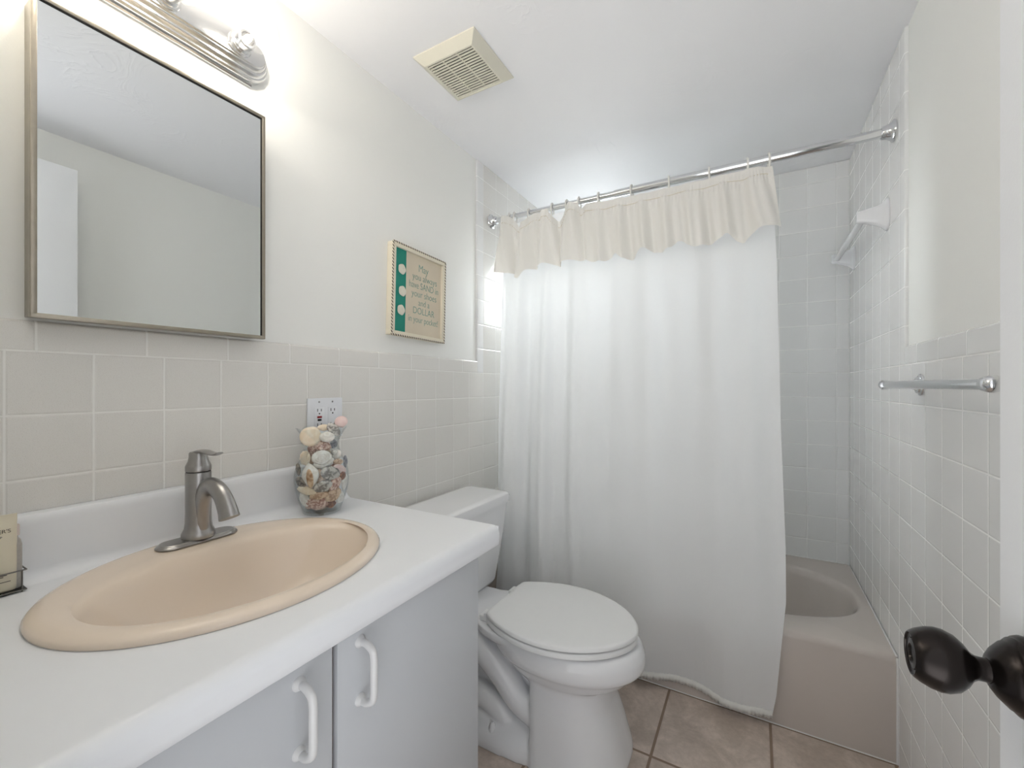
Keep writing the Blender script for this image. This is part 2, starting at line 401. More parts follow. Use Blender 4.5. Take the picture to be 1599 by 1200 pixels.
# sink
snk = thing('sink', 'almond beige oval drop-in sink set into the white countertop', 'sink', (0, 0, 0))
bm = bmesh.new(); N = 96
def ov(cx, cy, a, b, z, e=2.0):
    out = []
    for i in range(N):
        t = 2 * PI * i / N; c, s = math.cos(t), math.sin(t)
        out.append((cx + a * math.copysign(abs(c) ** (2 / e), c), cy + b * math.copysign(abs(s) ** (2 / e), s), z))
    return out
BXc, BYc, BA, BB = .314, .462, .155, .242
rings = [ov(SX, SY, SA - .012, SB - .012, CT + .0004), ov(SX, SY, SA, SB, CT + .0006), ov(SX, SY, SA + .001, SB + .001, CT + .005), ov(SX, SY, SA - .003, SB - .003, CT + .010),
         ov(SX, SY, SA - .010, SB - .010, CT + .0135), ov(SX, SY, SA - .020, SB - .020, CT + .0148),
         ov(SX + .010, SY + .003, SA - .034, SB - .032, CT + .0142), ov(SX + .022, SY + .008, SA - .052, SB - .036, CT + .0135),
         ov(BXc, BYc, BA + .014, BB + .010, CT + .0125), ov(BXc, BYc, BA + .005, BB + .004, CT + .009),
         ov(BXc, BYc, BA - .002, BB - .003, CT + .001), ov(BXc, BYc, BA - .009, BB - .014, CT - .018), ov(BXc, BYc, BA - .018, BB - .034, CT - .045),
         ov(BXc, BYc, BA - .030, BB - .060, CT - .075), ov(BXc, BYc, BA - .048, BB - .090, CT - .100), ov(BXc, BYc, BA - .075, BB - .130, CT - .118),
         ov(BXc, BYc, .040, .050, CT - .126), ov(BXc, BYc, .022, .022, CT - .129)]
loft(bm, rings, False, True)
link('basin', bm, M_SINK, snk, angle=70)
bm = bmesh.new(); lathe(bm, [(0, 0), (.022, 0), (.022, .002), (.017, .003), (.015, .001), (0, .001)], 32, Matrix.Translation((BXc, BYc, CT - .1288)))
link('drain', bm, M_NICKEL, snk, label='metal drain ring')

# faucet
fau = thing('faucet', 'brushed nickel single-lever faucet with arched spout behind the basin', 'faucet', (.092, .466, CT + .0143))
fz = 0.0
bm = bmesh.new()
def stad(hl, r, z, n=16):
    pts = []
    for k in range(n + 1): a = -PI / 2 + PI * k / n; pts.append((r * math.sin(-a) * 1, 0, 0)) if False else pts.append((r * math.sin(a), hl + r * math.cos(a), z))
    for k in range(n + 1): a = PI / 2 + PI * k / n; pts.append((r * math.sin(a), -hl + r * math.cos(a), z))
    return pts
loft(bm, [stad(.048, .026, 0), stad(.048, .0285, .0012), stad(.048, .0285, .003), stad(.048, .026, .006), stad(.048, .0245, .0068), stad(.048, .0225, .0075), stad(.048, .0215, .0088)])
link('base_plate', bm, M_NICKEL, fau, angle=35)
bm = bmesh.new()
lathe(bm, [(0, .008), (.0305, .008), (.0310, .010), (.0305, .017), (.0290, .020), (.0255, .028), (.0240, .040), (.0235, .060), (.0235, .145), (.0232, .1475), (.0215, .1483), (0, .1483)], 48)
sp = spline([(.007, 0, .020), (.010, 0, .062), (.020, 0, .096), (.040, 0, .1185), (.066, 0, .122), (.096, 0, .108), (.116, 0, .083), (.124, 0, .066)], 8)
rr = [interp([(0, .0195), (16, .0185), (28, .0182), (40, .0190), (56, .0225)], i) for i in range(len(sp))]
tube(bm, sp, rr, 24, True, .78)
link('body_and_spout', bm, M_NICKEL, fau, angle=50)
bm = bmesh.new(); lathe(bm, [(0, .1478), (.0222, .1478), (.0222, .1502), (0, .1502)], 40)
link('dark_ring', bm, M_BLACK, fau, label='thin dark joint ring')
bm = bmesh.new()
lathe(bm, [(0, .150), (.0232, .150), (.0236, .1515), (.0236, .160), (.0225, .163), (.0190, .171), (.0172, .180), (.0170, .188), (.0150, .191), (0, .192)], 40)
lv = spline([(-.010, 0, .1885), (.010, 0, .1925), (.030, 0, .1935), (.052, 0, .191), (.072, 0, .1905), (.086, 0, .194)], 6)
tube(bm, lv, [interp([(0, .012), (6, .013), (14, .011), (22, .0105), (30, .0075)], i) for i in range(len(lv))], 20, True, [interp([(0, .28), (14, .28), (30, .3)], i) for i in range(len(lv))])
link('lever_handle', bm, M_NICKEL, fau, angle=45)
bm = bmesh.new(); lathe(bm, [(0, 0), (.0016, 0), (.0016, .0012), (0, .0012)], 14, axis((.0232, -.004, .044), (1, -.1, 0)))
link('set_screw', bm, M_BLACK, fau)

# ------------------------------------------------------------------ mirror cabinet
mir = thing('wall_mirror', 'rectangular mirror in a thin tarnished metal frame above the sink', 'mirror', (0, 0, 0))
my0, my1, mz0, mz1 = .229, .638, 1.297, 1.868
link('mirror_box', BX((-.0075, my0 + .004, mz0 + .004), (.036, my1 - .004, mz1 - .004), .001), M_FRAME, mir)
bm = bmesh.new()
w, x0, x1 = .0085, .034, .0470
for (a, b, c, d) in ((my0, my1, mz0, mz0 + w), (my0, my1, mz1 - w, mz1)): box(bm, (x0, a, c), (x1, b, d), .0015)
for (a, b) in ((my0, my0 + w), (my1 - w, my1)): box(bm, (x0, a, mz0 + w * .6), (x1, b, mz1 - w * .6), .0015)
link('frame', bm, M_FRAME, mir, label='thin tarnished metal frame')
bm = bmesh.new()
for (a, b, c, d) in ((my0 + w, my1 - w, mz1 - w - .0022, mz1 - w), (my1 - w - .0018, my1 - w, mz0 + w, mz1 - w)): box(bm, (.038, a, c), (.0455, b, d))
link('dark_edge_strip', bm, M_BLACK, mir, smooth=False)  # black strips along the top and right inner edges of the frame
link('mirror_glass', BX((.036, my0 + w * .6, mz0 + w * .6), (.0435, my1 - w * .6, mz1 - w * .6)), M_MIRROR, mir, smooth=False)

# ------------------------------------------------------------------ vanity light
vl = thing('vanity_light', 'chrome strip light with clear round bulbs above the mirror', 'light', (0, 0, 0))
ZL = 2.013
bm = bmesh.new()
steps = [(.058, .000), (.058, .006), (.055, .009), (.052, .009), (.050, .013), (.0475, .0165), (.0445, .0165), (.0430, .021), (.040, .0245), (.037, .0245), (.0355, .030), (.033, .033), (.0305, .033), (.029, .037), (.027, .038)]
prof = [(-.0079 + x * 1.15, ZL + z) for z, x in steps] + [(-.0079 + x * 1.15, ZL - z) for z, x in steps[::-1]]
loft(bm, [[(x, y, z) for x, z in prof] for y in (.055, .628)])
link('backplate', bm, M_POLNI, vl, angle=25)
bm = bmesh.new()
def stadL(r, x, n=20):
    pts = []
    for k in range(n + 1): a = PI * k / n; pts.append((x, .612 + r * math.sin(a), ZL + r * math.cos(a)))
    for k in range(n + 1): a = PI + PI * k / n; pts.append((x, .071 + r * math.sin(a), ZL + r * math.cos(a)))
    return pts
loft(bm, [stadL(.052, -.0079), stadL(.052, .010), stadL(.049, .016), stadL(.046, .0165), stadL(.044, .022), stadL(.0405, .0265), stadL(.037, .027), stadL(.035, .033), stadL(.032, .0375), stadL(.030, .038), stadL(.028, .0425), stadL(.0265, .043)], True, True)
link('raised_panel', bm, M_POLNI, vl, angle=25)
for y in (.127, .277, .427, .577):
    bm = bmesh.new()
    lathe(bm, [(0, .040), (.026, .040), (.0275, .043), (.026, .046), (.0225, .047), (.0215, .050), (.0225, .0525), (.0205, .055), (.0215, .058), (.0200, .060), (.0205, .075), (.0185, .078), (.0150, .078), (.0145, .066), (0, .066)], 36, axis((0, y, ZL), (1, 0, 0)))
    link('bulb_socket', bm, M_POLNI, vl, angle=35)
    bm = bmesh.new(); R = .0445; cxb = .078 + .0435
    pr_ = [(.012, .068), (.0128, .076)] + [(R * math.sin(a), cxb - R * math.cos(a)) for a in [.32 + (PI - .32) * k / 22 for k in range(23)]]
    lathe(bm, pr_, 40, axis((0, y, ZL), (1, 0, 0)))
    b = link('light_bulb', bm, M_BULB, vl, label='clear glass globe bulb')
    bm = bmesh.new(); bmesh.ops.create_uvsphere(bm, u_segments=20, v_segments=12, radius=.0115, matrix=Matrix.Translation((.1165, y, ZL)) @ Matrix.Diagonal((1.0, 1.0, 1.0, 1)))
    link('filament', bm, M_GLOW, b, label='glowing filament')
    bm = bmesh.new(); lathe(bm, [(0, .070), (.0085, .070), (.0075, .084), (.004, .090), (.003, .104), (0, .105)], 18, axis((0, y, ZL), (1, 0, 0)))
    link('bulb_stem', bm, M_RING, b)

# ------------------------------------------------------------------ ceiling exhaust vent
vt = thing('ceiling_vent', 'square ivory plastic exhaust fan grille on the ceiling', 'vent', (.292, 1.165, H))
bm = bmesh.new()
def sqr(h, z, k=1.0): return [(-h * k, -h, z), (h * k, -h, z), (h * k, h, z), (-h * k, h, z)]
loft(bm, [sqr(.120, 0), sqr(.120, -.004), sqr(.094, -.0255), sqr(.089, -.0262), sqr(.087, -.0235), sqr(.087, -.008)], True, False)
link('grille_frame', bm, M_VENT, vt, angle=20)
link('dark_interior', BX((-.0865, -.0865, -.0085), (.0865, .0865, -.0065)), M_BLACK, vt, smooth=False)
bm = bmesh.new(); ns = 16; pitch = .174 / ns
for k in range(ns):
    y = -.087 + pitch * (k + .5) + .0008
    box(bm, (-.087, y - .0030, -.0245), (.087, y + .0030, -.0215), .0005, 1)
for x in (-.029, .029): box(bm, (x - .0016, -.087, -.0240), (x + .0016, .087, -.0205))
link('grille_slats', bm, M_VENT, vt, smooth=False)

# ------------------------------------------------------------------ outlet
ou = thing('wall_outlet', 'white double electrical outlet plate on the tiled wall behind the vase', 'outlet', (0, 0, 0))
oy0, oy1, oz0, oz1 = .785, .905, 1.020, 1.141
link('cover_plate', BX((.0002, oy0, oz0), (.0062, oy1, oz1), .0018, 3), M_OUTLET, ou, angle=50)
oc = (oz0 + oz1) / 2
for k, y in enumerate((.8225, .8685)):
    rc = link('receptacle', BX((.0055, y - .0165, oc - .033), (.0075, y + .0165, oc + .033), .0006), M_OUTLET, ou)
    for s in (1, -1):
        bm = bmesh.new()
        z = oc + s * .0215
        for dy, hh in ((-.0063, .0042), (.0063, .0036)): box(bm, (.0070, y + dy - .0011, z - hh + .003), (.0077, y + dy + .0011, z + hh + .003))
        lathe(bm, [(0, 0), (.0023, 0), (.0023, .0007), (0, .0007)], 12, axis((.0070, y, z - .0075), (1, 0, 0)))
        link('plug_slots', bm, M_BLACK, rc, smooth=False)
    if k == 0:
        link('reset_button', BX((.007, y - .0075, oc + .0008), (.0092, y + .0075, oc + .0068), .0004), M_RED, rc, label='red reset button')
        link('test_button', BX((.007, y - .0060, oc - .0078), (.0092, y + .0060, oc - .0018), .0004), M_BLACK, rc, label='black test button')
    for z in (oz1 - .0115, oz0 + .0115):
        bm = bmesh.new(); lathe(bm, [(0, 0), (.0030, 0), (.0026, .0010), (0, .0012)], 16, axis((.0060, y, z), (1, 0, 0)))
        box(bm, (.0070, y - .0004, z - .0024), (.0074, y + .0004, z + .0024))
        link('screw', bm, M_STEEL, ou)

# ------------------------------------------------------------------ framed saying
pc = thing('framed_sign', 'small cream framed beach saying with a teal strip and sand dollars', 'picture', (-.008, 1.250, 1.525), rot=(-math.radians(1.6), 0, 0))
hy, hz = .146, .167; D0, D1 = 0.0005, .030; DP = .012
M_CREAM = simple('cream frame wood', srgb(236, 228, 208), .6, 0, 40, .06)
m = NB('rope cord'); sp_ = m.n('ShaderNodeSeparateXYZ'); m.t.links.new(m.obj(), sp_.inputs[0])
tw = m.math('FRACT', m.math('MULTIPLY', m.math('ADD', m.math('ADD', sp_.outputs[1], sp_.outputs[2]), m.math('MULTIPLY', sp_.outputs[0], 1.2)), 85.0))
m.set(m.mix(m.math('GREATER_THAN', tw, .5), srgb(34, 30, 30), srgb(236, 226, 204)), .8); M_ROPE = m.m
bm = bmesh.new(); t = .015
for a, b, c, d in ((-hy, hy, -hz, -hz + t), (-hy, hy, hz - t, hz), (-hy, -hy + t, -hz + t, hz - t), (hy - t, hy, -hz + t, hz - t)): box(bm, (D0, a, c), (D1, b, d), .0008)
link('frame', bm, M_CREAM, pc)
bm = bmesh.new()
R_ = .0028
tube(bm, [(D1, -hy, -hz), (D1, hy, -hz)], R_, 8); tube(bm, [(D1, -hy, hz), (D1, hy, hz)], R_, 8)
tube(bm, [(D1, -hy, -hz), (D1, -hy, hz)], R_, 8); tube(bm, [(D1, hy, -hz), (D1, hy, hz)], R_, 8)
link('rope_edging', bm, M_ROPE, pc, label='black and cream twisted cord')
M_PAPER = simple('sandy paper', srgb(226, 214, 192), .7, 0, 9, .16)
M_TEAL = simple('teal ribbon', srgb(24, 140, 122), .7, 0, 30, .14)
M_SAND = simple('sand dollar', srgb(232, 228, 212), .7, 0, 200, .08)
M_INK = simple('pale teal ink', srgb(112, 158, 144), .7, 0, 60, .1)
link('paper', BX((.0055 + DP, -hy + t, -hz + t), (.0075 + DP, hy - t, hz - t)), M_PAPER, pc, smooth=False)
link('teal_strip', BX((.0076 + DP, -hy + t + .003, -hz + t + .0005), (.0096 + DP, -hy + .074, hz - t - .0005)), M_TEAL, pc, smooth=False, label='teal fabric strip')
for yy, zz in ((-.094, .078), (-.090, -.002), (-.095, -.072)):
    bm = bmesh.new(); n = 40; rings = []
    for r, h in ((.0165, 0), (.0190, .0012), (.0170, .0032), (.010, .0042), (.0025, .0048), (.0005, .0035)):
        rings.append([(.0097 + DP + h, yy + r * (1 + .04 * math.cos(5 * 2 * PI * i / n)) * math.cos(2 * PI * i / n), zz + r * (1 + .04 * math.cos(5 * 2 * PI * i / n)) * math.sin(2 * PI * i / n)) for i in range(n)])
    loft(bm, rings)
    for k in range(5):
        a = 2 * PI * k / 5 + .3
        box(bm, (.0135 + DP, yy + .005 * math.cos(a) - .0006, zz + .005 * math.sin(a) - .0006), (.0147 + DP, yy + .005 * math.cos(a) + .0006, zz + .005 * math.sin(a) + .0006))
    link('sand_dollar', bm, M_SAND, pc, label='small pale sand dollar')
def text_mesh(name, s, size, mat, parent, loc, rot, thin=0.0, align='CENTER', shear=0.0, wide=1.0):
    cu = bpy.data.curves.new(name, 'FONT'); cu.body = s; cu.size = size; cu.align_x = align; cu.extrude = .00015
    cu.offset = thin; cu.shear = shear
    to = bpy.data.objects.new('tmp', cu); C.objects.link(to)
    dg = bpy.context.evaluated_depsgraph_get(); me = bpy.data.meshes.new_from_object(to.evaluated_get(dg))
    C.objects.unlink(to); bpy.data.objects.remove(to)
    me.materials.clear(); me.materials.append(mat)
    o = bpy.data.objects.new(name, me); C.objects.link(o); o.parent = parent
    o.location = loc; o.rotation_euler = rot; o.scale = (wide, 1, 1)
    return o
RX = (PI / 2, 0, PI / 2)
for s, dy, zz, sz in (('May', -.006, .093, .036), ('you always', .004, .059, .033), ('have SAND in', .0, .026, .033), ('your shoes', .002, -.006, .033), ('and a', .0, -.038, .031), ('DOLLAR', .0, -.071, .033), ('in your pocket!', .0, -.104, .031)):
    text_mesh('lettering', s, sz * 1.12, M_INK, pc, (.0078 + DP, .031 + dy, zz), RX, -.0004, wide=.88 if len(s) < 12 else .80)

# ------------------------------------------------------------------ shower curtain, valance, rod, rings
YR, ZR = 1.787, 1.992
rod = thing('curtain_rod', 'chrome tension rod spanning the bathtub from wall to wall', 'rod', (0, 0, 0))
bm = bmesh.new(); tube(bm, [(.02, YR, ZR), (1.0, YR, ZR)], .0125, 28); link('thin_rod', bm, M_CHROME, rod)
bm = bmesh.new(); tube(bm, [(.62, YR, ZR), (RW - .02, YR, ZR)], .0150, 28); link('outer_rod', bm, M_CHROME, rod)
for x, d in ((.0003, 1), (RW - .0003, -1)):
    bm = bmesh.new(); lathe(bm, [(0, 0), (.033, 0), (.0345, .003), (.033, .006), (.029, .008), (.024, .015), (.021, .022), (.020, .030), (.0175, .033), (0, .033)], 40, axis((x, YR, ZR), (d, 0, 0)))
    link('end_flange', bm, M_CHROME, rod, angle=35)

HEMY = [(.05, 1.690), (.30, 1.70), (.60, 1.700), (.743, 1.704), (.863, 1.728), (.94, 1.734), (.975, 1.728), (1.04, 1.697), (1.10, 1.688), (1.19, 1.704)]
def folds(x, z):
    """front-back waviness of the cloth: deep gathers by the left wall, broad soft ones to the right"""
    g = 1 - sm(.30, .62, x)
    top = sm(.3, 1.5, z)
    y = g * .022 * math.sin(2 * PI * (x / .165) - .9 + .35 * math.sin(2.1 * z)) + g * .006 * math.sin(2 * PI * x / .068 + .8 * z)
    y += (1 - g) * (.014 * math.sin(2 * PI * x / .29 + .5 + .35 * z) + .006 * math.sin(2 * PI * x / .118 + 1.1 * z))* (.45 + .55 * top)
    y *= 1 - .55 * sm(1.50, 1.75, z)
    y += .006 * math.sin(2 * PI * x / .40 + 1.2 * z) * (1 - top)
    return y
def cy(x, z):
    t = sm(.38, 1.95, z)
    base = 1.716 * (1 - t) + 1.785 * t
    y = base + folds(x, z) * (.55 + .45 * sm(.1, .7, z))
    k = 1 - sm(.05, .42, z)
    y = y * (1 - k) + (interp(HEMY, x) + folds(x, z) * .12) * k
    return min(y, 1.7375) if z < .42 else min(y, 1.7375 + (z - .42) * .35)
def cxl(z): return interp([(.03, .080), (1.0, .058), (1.6, .056), (1.8, .070), (1.95, .100)], z)
def cxr(z): return interp([(.04, 1.186), (.12, 1.200), (.44, 1.229), (.62, 1.228), (1.0, 1.216), (1.60, 1.205), (1.95, 1.190)], z)
cur = thing('shower_curtain', 'long white fabric shower curtain hanging outside the bathtub', 'curtain', (0, 0, 0))
bm = bmesh.new(); NX, NZ = 260, 110; g = []
def ctop(x): return 1.958 + .006 * math.sin(40 * x)
def hemz(x): return .052 + .004 * math.sin(23 * x)
for j in range(NZ + 1):
    row = []
    for i in range(NX + 1):
        s = i / NX; t = j / NZ
        x0 = cxl(1) + (cxr(1) - cxl(1)) * s
        z = hemz(x0) + (ctop(x0) - hemz(x0)) * t
        x = cxl(z) + (cxr(z) - cxl(z)) * s
        row.append(bm.verts.new((x, cy(x, z), z)))
    g.append(row)
for j in range(NZ):
    for i in range(NX): bm.faces.new((g[j][i], g[j][i + 1], g[j + 1][i + 1], g[j + 1][i]))
link('curtain_cloth', bm, M_CURT, cur, angle=180, recalc=False)
bm = bmesh.new(); rings = []
for i in range(320 + 1):
    s = i / 320; z = hemz(cxl(.05) + (cxr(.05) - cxl(.05)) * s); x = cxl(z) + (cxr(z) - cxl(z)) * s
    y = cy(x, z); pk = .0012 * math.sin(i * 1.9) + .0008 * math.sin(i * .77)
    rings.append([(x, y - .0022 + pk, z - .012 + pk), (x, y - .0032 + pk, z + .001), (x, y - .0022, z + .014 + pk), (x, y + .001, z + .014 + pk), (x, y + .001, z - .010 + pk)])
loft(bm, rings); link('hem', bm, M_HEM, cur, angle=180, label='puckered white bottom hem')

# valance
VT = [(.080, 1.975), (.110, 1.985), (.133, 1.978), (.165, 1.937), (.202, 1.936), (.236, 1.959), (.259, 1.980), (.327, 1.974), (.346, 1.940), (.371, 1.915), (.396, 1.930), (.414, 1.978), (.465, 1.974), (.480, 1.945), (.492, 1.965), (.558, 1.958), (.627, 1.955), (.732, 1.953), (.844, 1.954), (.988, 1.955), (1.109, 1.958), (1.150, 1.958), (1.205, 1.950)]
VB = [(.075, 1.712), (.156, 1.699), (.205, 1.668), (.23, 1.704), (.273, 1.713), (.337, 1.719), (.396, 1.698), (.45, 1.720), (.477, 1.709), (.509, 1.720), (.546, 1.697), (.596, 1.690), (.612, 1.708), (.642, 1.722), (.671, 1.690), (.715, 1.688), (.741, 1.724), (.786, 1.707), (.827, 1.693), (.858, 1.703), (.877, 1.732), (.900, 1.730), (.936, 1.691), (.981, 1.700), (1.015, 1.711), (1.045, 1.725), (1.074, 1.700), (1.103, 1.683), (1.117, 1.710), (1.163, 1.730), (1.205, 1.731)]
def vy(x, t):
    """t 0 bottom .. 1 top"""
    g = 1 - sm(.45, .60, x)
    y = 1.733 + .032 * t
    ruff = g * (.024 * math.sin(2 * PI * x / .112 - .9) + .008 * math.sin(2 * PI * x / .049 + 5 * t))
    ruff += (1 - g) * (.024 * math.sin(2 * PI * x / .098 + .8 * math.sin(9 * x) + 1.6 * t) + .008 * math.sin(2 * PI * x / .045 + 4 * t + 2 * math.sin(7 * x)))
    if x > 1.08: ruff += -.014 * sm(1.08, 1.14, x) * (1 - t) * math.cos((x - 1.10) * 26 + 2.5 * t)
    amp = .35 + .65 * (1 - t) if x > .5 else .8 + .2 * (1 - t)
    if t > .86 and x > .5: amp *= .35
    pk = .0016 * math.sin(x * 520) * math.exp(-((t - .84) / .10) ** 2)
    return y - .012 + ruff * amp + pk
val = thing('curtain_valance', 'ivory ruffled valance across the top of the shower curtain', 'valance', (0, 0, 0))
bm = bmesh.new(); NX, NZ = 420, 40; g = []
def fr(T, x):                                             # smoothed table
    return (interp(T, x - .006) + interp(T, x) * 2 + interp(T, x + .006)) / 4
for j in range(NZ + 1):
    row = []
    for i in range(NX + 1):
        x = .078 + (1.205 - .078) * i / NX; t = j / NZ
        z = fr(VB, x) * (1 - t) + fr(VT, x) * t
        xx = x + .014 * (1 - t) * math.sin(2 * PI * x / .112) * (1 - sm(.45, .6, x)) + (.012 * (1 - t) - .015 * t) * sm(1.1, 1.2, x)
        row.append(bm.verts.new((xx, vy(x, t), z)))
    g.append(row)
for j in range(NZ):
    for i in range(NX): bm.faces.new((g[j][i], g[j][i + 1], g[j + 1][i + 1], g[j + 1][i]))
link('ruffle', bm, M_VAL, val, angle=180, recalc=False)
bm = bmesh.new()
for k in range(0, 215):                                   # stitches of the gathering seam
    x = .10 + 1.08 * k / 215; t = .865
    z = fr(VB, x) * (1 - t) + fr(VT, x) * t; y = vy(x, t) - .0012
    box(bm, (x - .0015, y - .0007, z - .0009), (x + .0015, y + .0007, z + .0009))
link('gather_stitching', bm, M_STITCH, val, smooth=False, kind='stuff', label='tan stitching along the gathered seam')

# clear liner inside the tub
bm = bmesh.new(); g = []
for j in range(50):
    row = []
    for i in range(120):
        t = j / 49; s = i / 119; z = .345 + 1.555 * t
        x = .10 + (1.214 - .10 - .02 * (1 - t)) * s
        row.append(bm.verts.new((x, 1.870 - .042 * t * t + .008 * math.sin(2 * PI * x / .14 + z), z)))
    g.append(row)
for j in range(49):
    for i in range(119): bm.faces.new((g[j][i], g[j][i + 1], g[j + 1][i + 1], g[j + 1][i]))
ln = link('shower_liner', bm, M_LINER, None, angle=180, recalc=False)
ln['label'] = 'clear vinyl liner just showing past the right edge of the shower curtain'; ln['category'] = 'shower liner'

# rings
RINGX = [.110, .137, .216, .332, .405, .462, .550, .692, .839, .986, 1.112, 1.180]
RLAB = {0: 'white curtain ring nearest the left end of the chrome rod', 11: 'white curtain ring nearest the bare right part of the rod'}
names = ['second', 'third', 'fourth', 'fifth', 'sixth', 'seventh', 'eighth', 'ninth', 'tenth', 'eleventh']
for k, x in enumerate(RINGX):
    bm = bmesh.new(); tilt = random.uniform(-.25, .25); pts = []
    for q in range(25):
        a = 2 * PI * q / 24 * .93 + .5 - PI / 2
        yy = .0215 * math.cos(a); zz = .0275 * math.sin(a) - .0085
        pts.append((yy * math.sin(tilt) * .6, yy, zz))
    tube(bm, pts, .0036, 10, True)
    bmesh.ops.create_uvsphere(bm, u_segments=10, v_segments=8, radius=.0042, matrix=Matrix.Translation(pts[0]))
    o = link('curtain_ring', bm, M_RING)
    o.location = (x, YR, ZR)
    o['category'] = 'curtain ring'; o['group'] = 'white rings along the curtain rod'
    o['label'] = RLAB[k] if k in RLAB else 'white curtain ring on the rod, %s from the left' % names[k - 1]

# ------------------------------------------------------------------ bathtub
tb = thing('bathtub', 'taupe alcove bathtub with a flat apron behind the curtain', 'bathtub', (0, 0, 0))
TZ = .335; TY0, TY1 = 1.745, YB - .0025; TX0, TX1 = .001, RW - .001
bm = bmesh.new(); N = 128
icx, icy, ia, ib = .779, 2.148, .708, .306
def sup(cx_, cy__, a, b, z, e=2.6, wob=0):
    out = []
    for i in range(N):
        t = 2 * PI * i / N; c, s = math.cos(t), math.sin(t)
        # rounded ends: exponent by half
        out.append((cx_ + a * math.copysign(abs(c) ** (2 / e), c), cy__ + b * math.copysign(abs(s) ** (2 / e), s), z))
    return out
def rectring(x0, x1, y0, y1, z, r=.0):
    out = []; cx_, cy__ = icx, icy
    for i in range(N):
        t = 2 * PI * i / N; c, s = math.cos(t), math.sin(t)
        # same angular parametrisation as the opening
        px, py = cx_ + ia * math.copysign(abs(c) ** .8, c), cy__ + ib * math.copysign(abs(s) ** .8, s)
        dx, dy = px - cx_, py - cy__
        k = min(((x1 if dx > 0 else x0) - cx_) / dx if abs(dx) > 1e-9 else 1e9, ((y1 if dy > 0 else y0) - cy__) / dy if abs(dy) > 1e-9 else 1e9)
        out.append([cx_ + dx * k, cy__ + dy * k, z])
    for X_, Y_ in ((x0, y0), (x0, y1), (x1, y0), (x1, y1)):
        q = min(range(N), key=lambda i: (out[i][0] - X_) ** 2 + (out[i][1] - Y_) ** 2); out[q] = [X_, Y_, z]
    return out
rings = [rectring(TX0, TX1, TY0, TY1, 0), rectring(TX0, TX1, TY0, TY1, .060), rectring(TX0, TX1, TY0, TY1, TZ - .022), rectring(TX0, TX1, TY0 + .002, TY1, TZ - .012),
         rectring(TX0, TX1, TY0 + .009, TY1, TZ - .004), rectring(TX0, TX1, TY0 + .020, TY1, TZ),
         sup(icx, icy, ia + .012, ib + .014, TZ - .001), sup(icx, icy, ia + .004, ib + .004, TZ - .004), sup(icx, icy, ia - .004, ib - .004, TZ - .012), sup(icx, icy, ia - .014, ib - .012, TZ - .035),
         sup(icx, icy, ia - .045, ib - .025, TZ - .12), sup(icx, icy, ia - .085, ib - .040, TZ - .21), sup(icx, icy, ia - .12, ib - .065, TZ - .265),
         sup(icx, icy, ia - .18, ib - .12, TZ - .288), sup(icx, icy, .20, .08, TZ - .294)]
loft(bm, rings, True, True)
link('tub_shell', bm, M_TUB, tb, angle=50)
bm = bmesh.new()
tube(bm, [(.004, YB - .0045, TZ + .001), (RW - .004, YB - .0045, TZ + .001), (RW - .004, TY0 + .004, TZ + .0005), ], .0032, 8)
tube(bm, [(RW - .002, TY0 + .002, TZ - .006), (RW - .002, TY0 - .0005, TZ - .03), (RW - .002, TY0 - .0005, .001)], .0035, 8)
tube(bm, [(.003, TY0 + .001, .001), (RW - .003, TY0 + .001, .001)], .003, 8)
link('caulk_bead', bm, M_CAULK, tb, label='white caulk line')
link('trim_3', BX((RW - .0045, YB - .0045, TZ + .002), (RW - .0002, YB - .0002, H - .002)), M_CAULK, kind='structure')

# ------------------------------------------------------------------ toilet
TC = 1.332
toi = thing('toilet', 'white two-piece toilet with a closed lid between vanity and bathtub', 'toilet', (0, 0, 0))
def egg(xb_, xf, hw, z, e1=2.3, e2=2.0, n=64, flare=.5):
    """closed outline: back at xb_, front at xf; widest a bit behind the middle"""
    xm = xb_ + (xf - xb_) * flare; out = []
    for i in range(n):
        t = 2 * PI * i / n; c, s = math.cos(t), math.sin(t)
        a = (xf - xm) if c > 0 else (xm - xb_); e = e2 if c > 0 else e1
        out.append((xm + a * math.copysign(abs(c) ** (2 / e), c), TC + hw * math.copysign(abs(s) ** (2 / e), s), z))
    return out
bm = bmesh.new()
loft(bm, [egg(.46, .70, .115, .215), egg(.43, .74, .132, .235), egg(.39, .795, .152, .262), egg(.360, .826, .168, .292), egg(.340, .842, .180, .306), egg(.335, .846, .183, .318), egg(.330, .844, .183, .345), egg(.330, .834, .178, .366), egg(.334, .824, .172, .3745), egg(.340, .812, .163, .3765)])
loft(bm, [egg(.515, .800, .180, 0, 6, 2.6, flare=.35), egg(.515, .797, .176, .02, 6, 2.6, flare=.35), egg(.512, .775, .160, .10, 6, 2.6, flare=.35), egg(.508, .748, .150, .18, 6, 2.5, flare=.35), egg(.505, .735, .145, .24, 5, 2.4, flare=.35), egg(.50, .74, .145, .275, 4, 2.3, flare=.35)])
# inner rear body
loft(bm, [egg(.07, .60, .085, 0, 5, 4), egg(.08, .60, .070, .12, 5, 4), egg(.10, .60, .068, .24, 5, 4), egg(.09, .60, .080, .36, 5, 4)])
# deck carrying the tank, flaring into the bowl
dk = [(.040, .100), (.10, .108), (.20, .108), (.27, .112), (.31, .128), (.35, .150), (.40, .165), (.46, .165)]
def deck(z, inset=0):
    return [(x, TC + w_ - inset, z) for x, w_ in dk] + [(x, TC - w_ + inset, z) for x, w_ in dk[::-1]]
loft(bm, [deck(.330, .03), deck(.345, .006), deck(.355), deck(.372), deck(.3765, .003)])
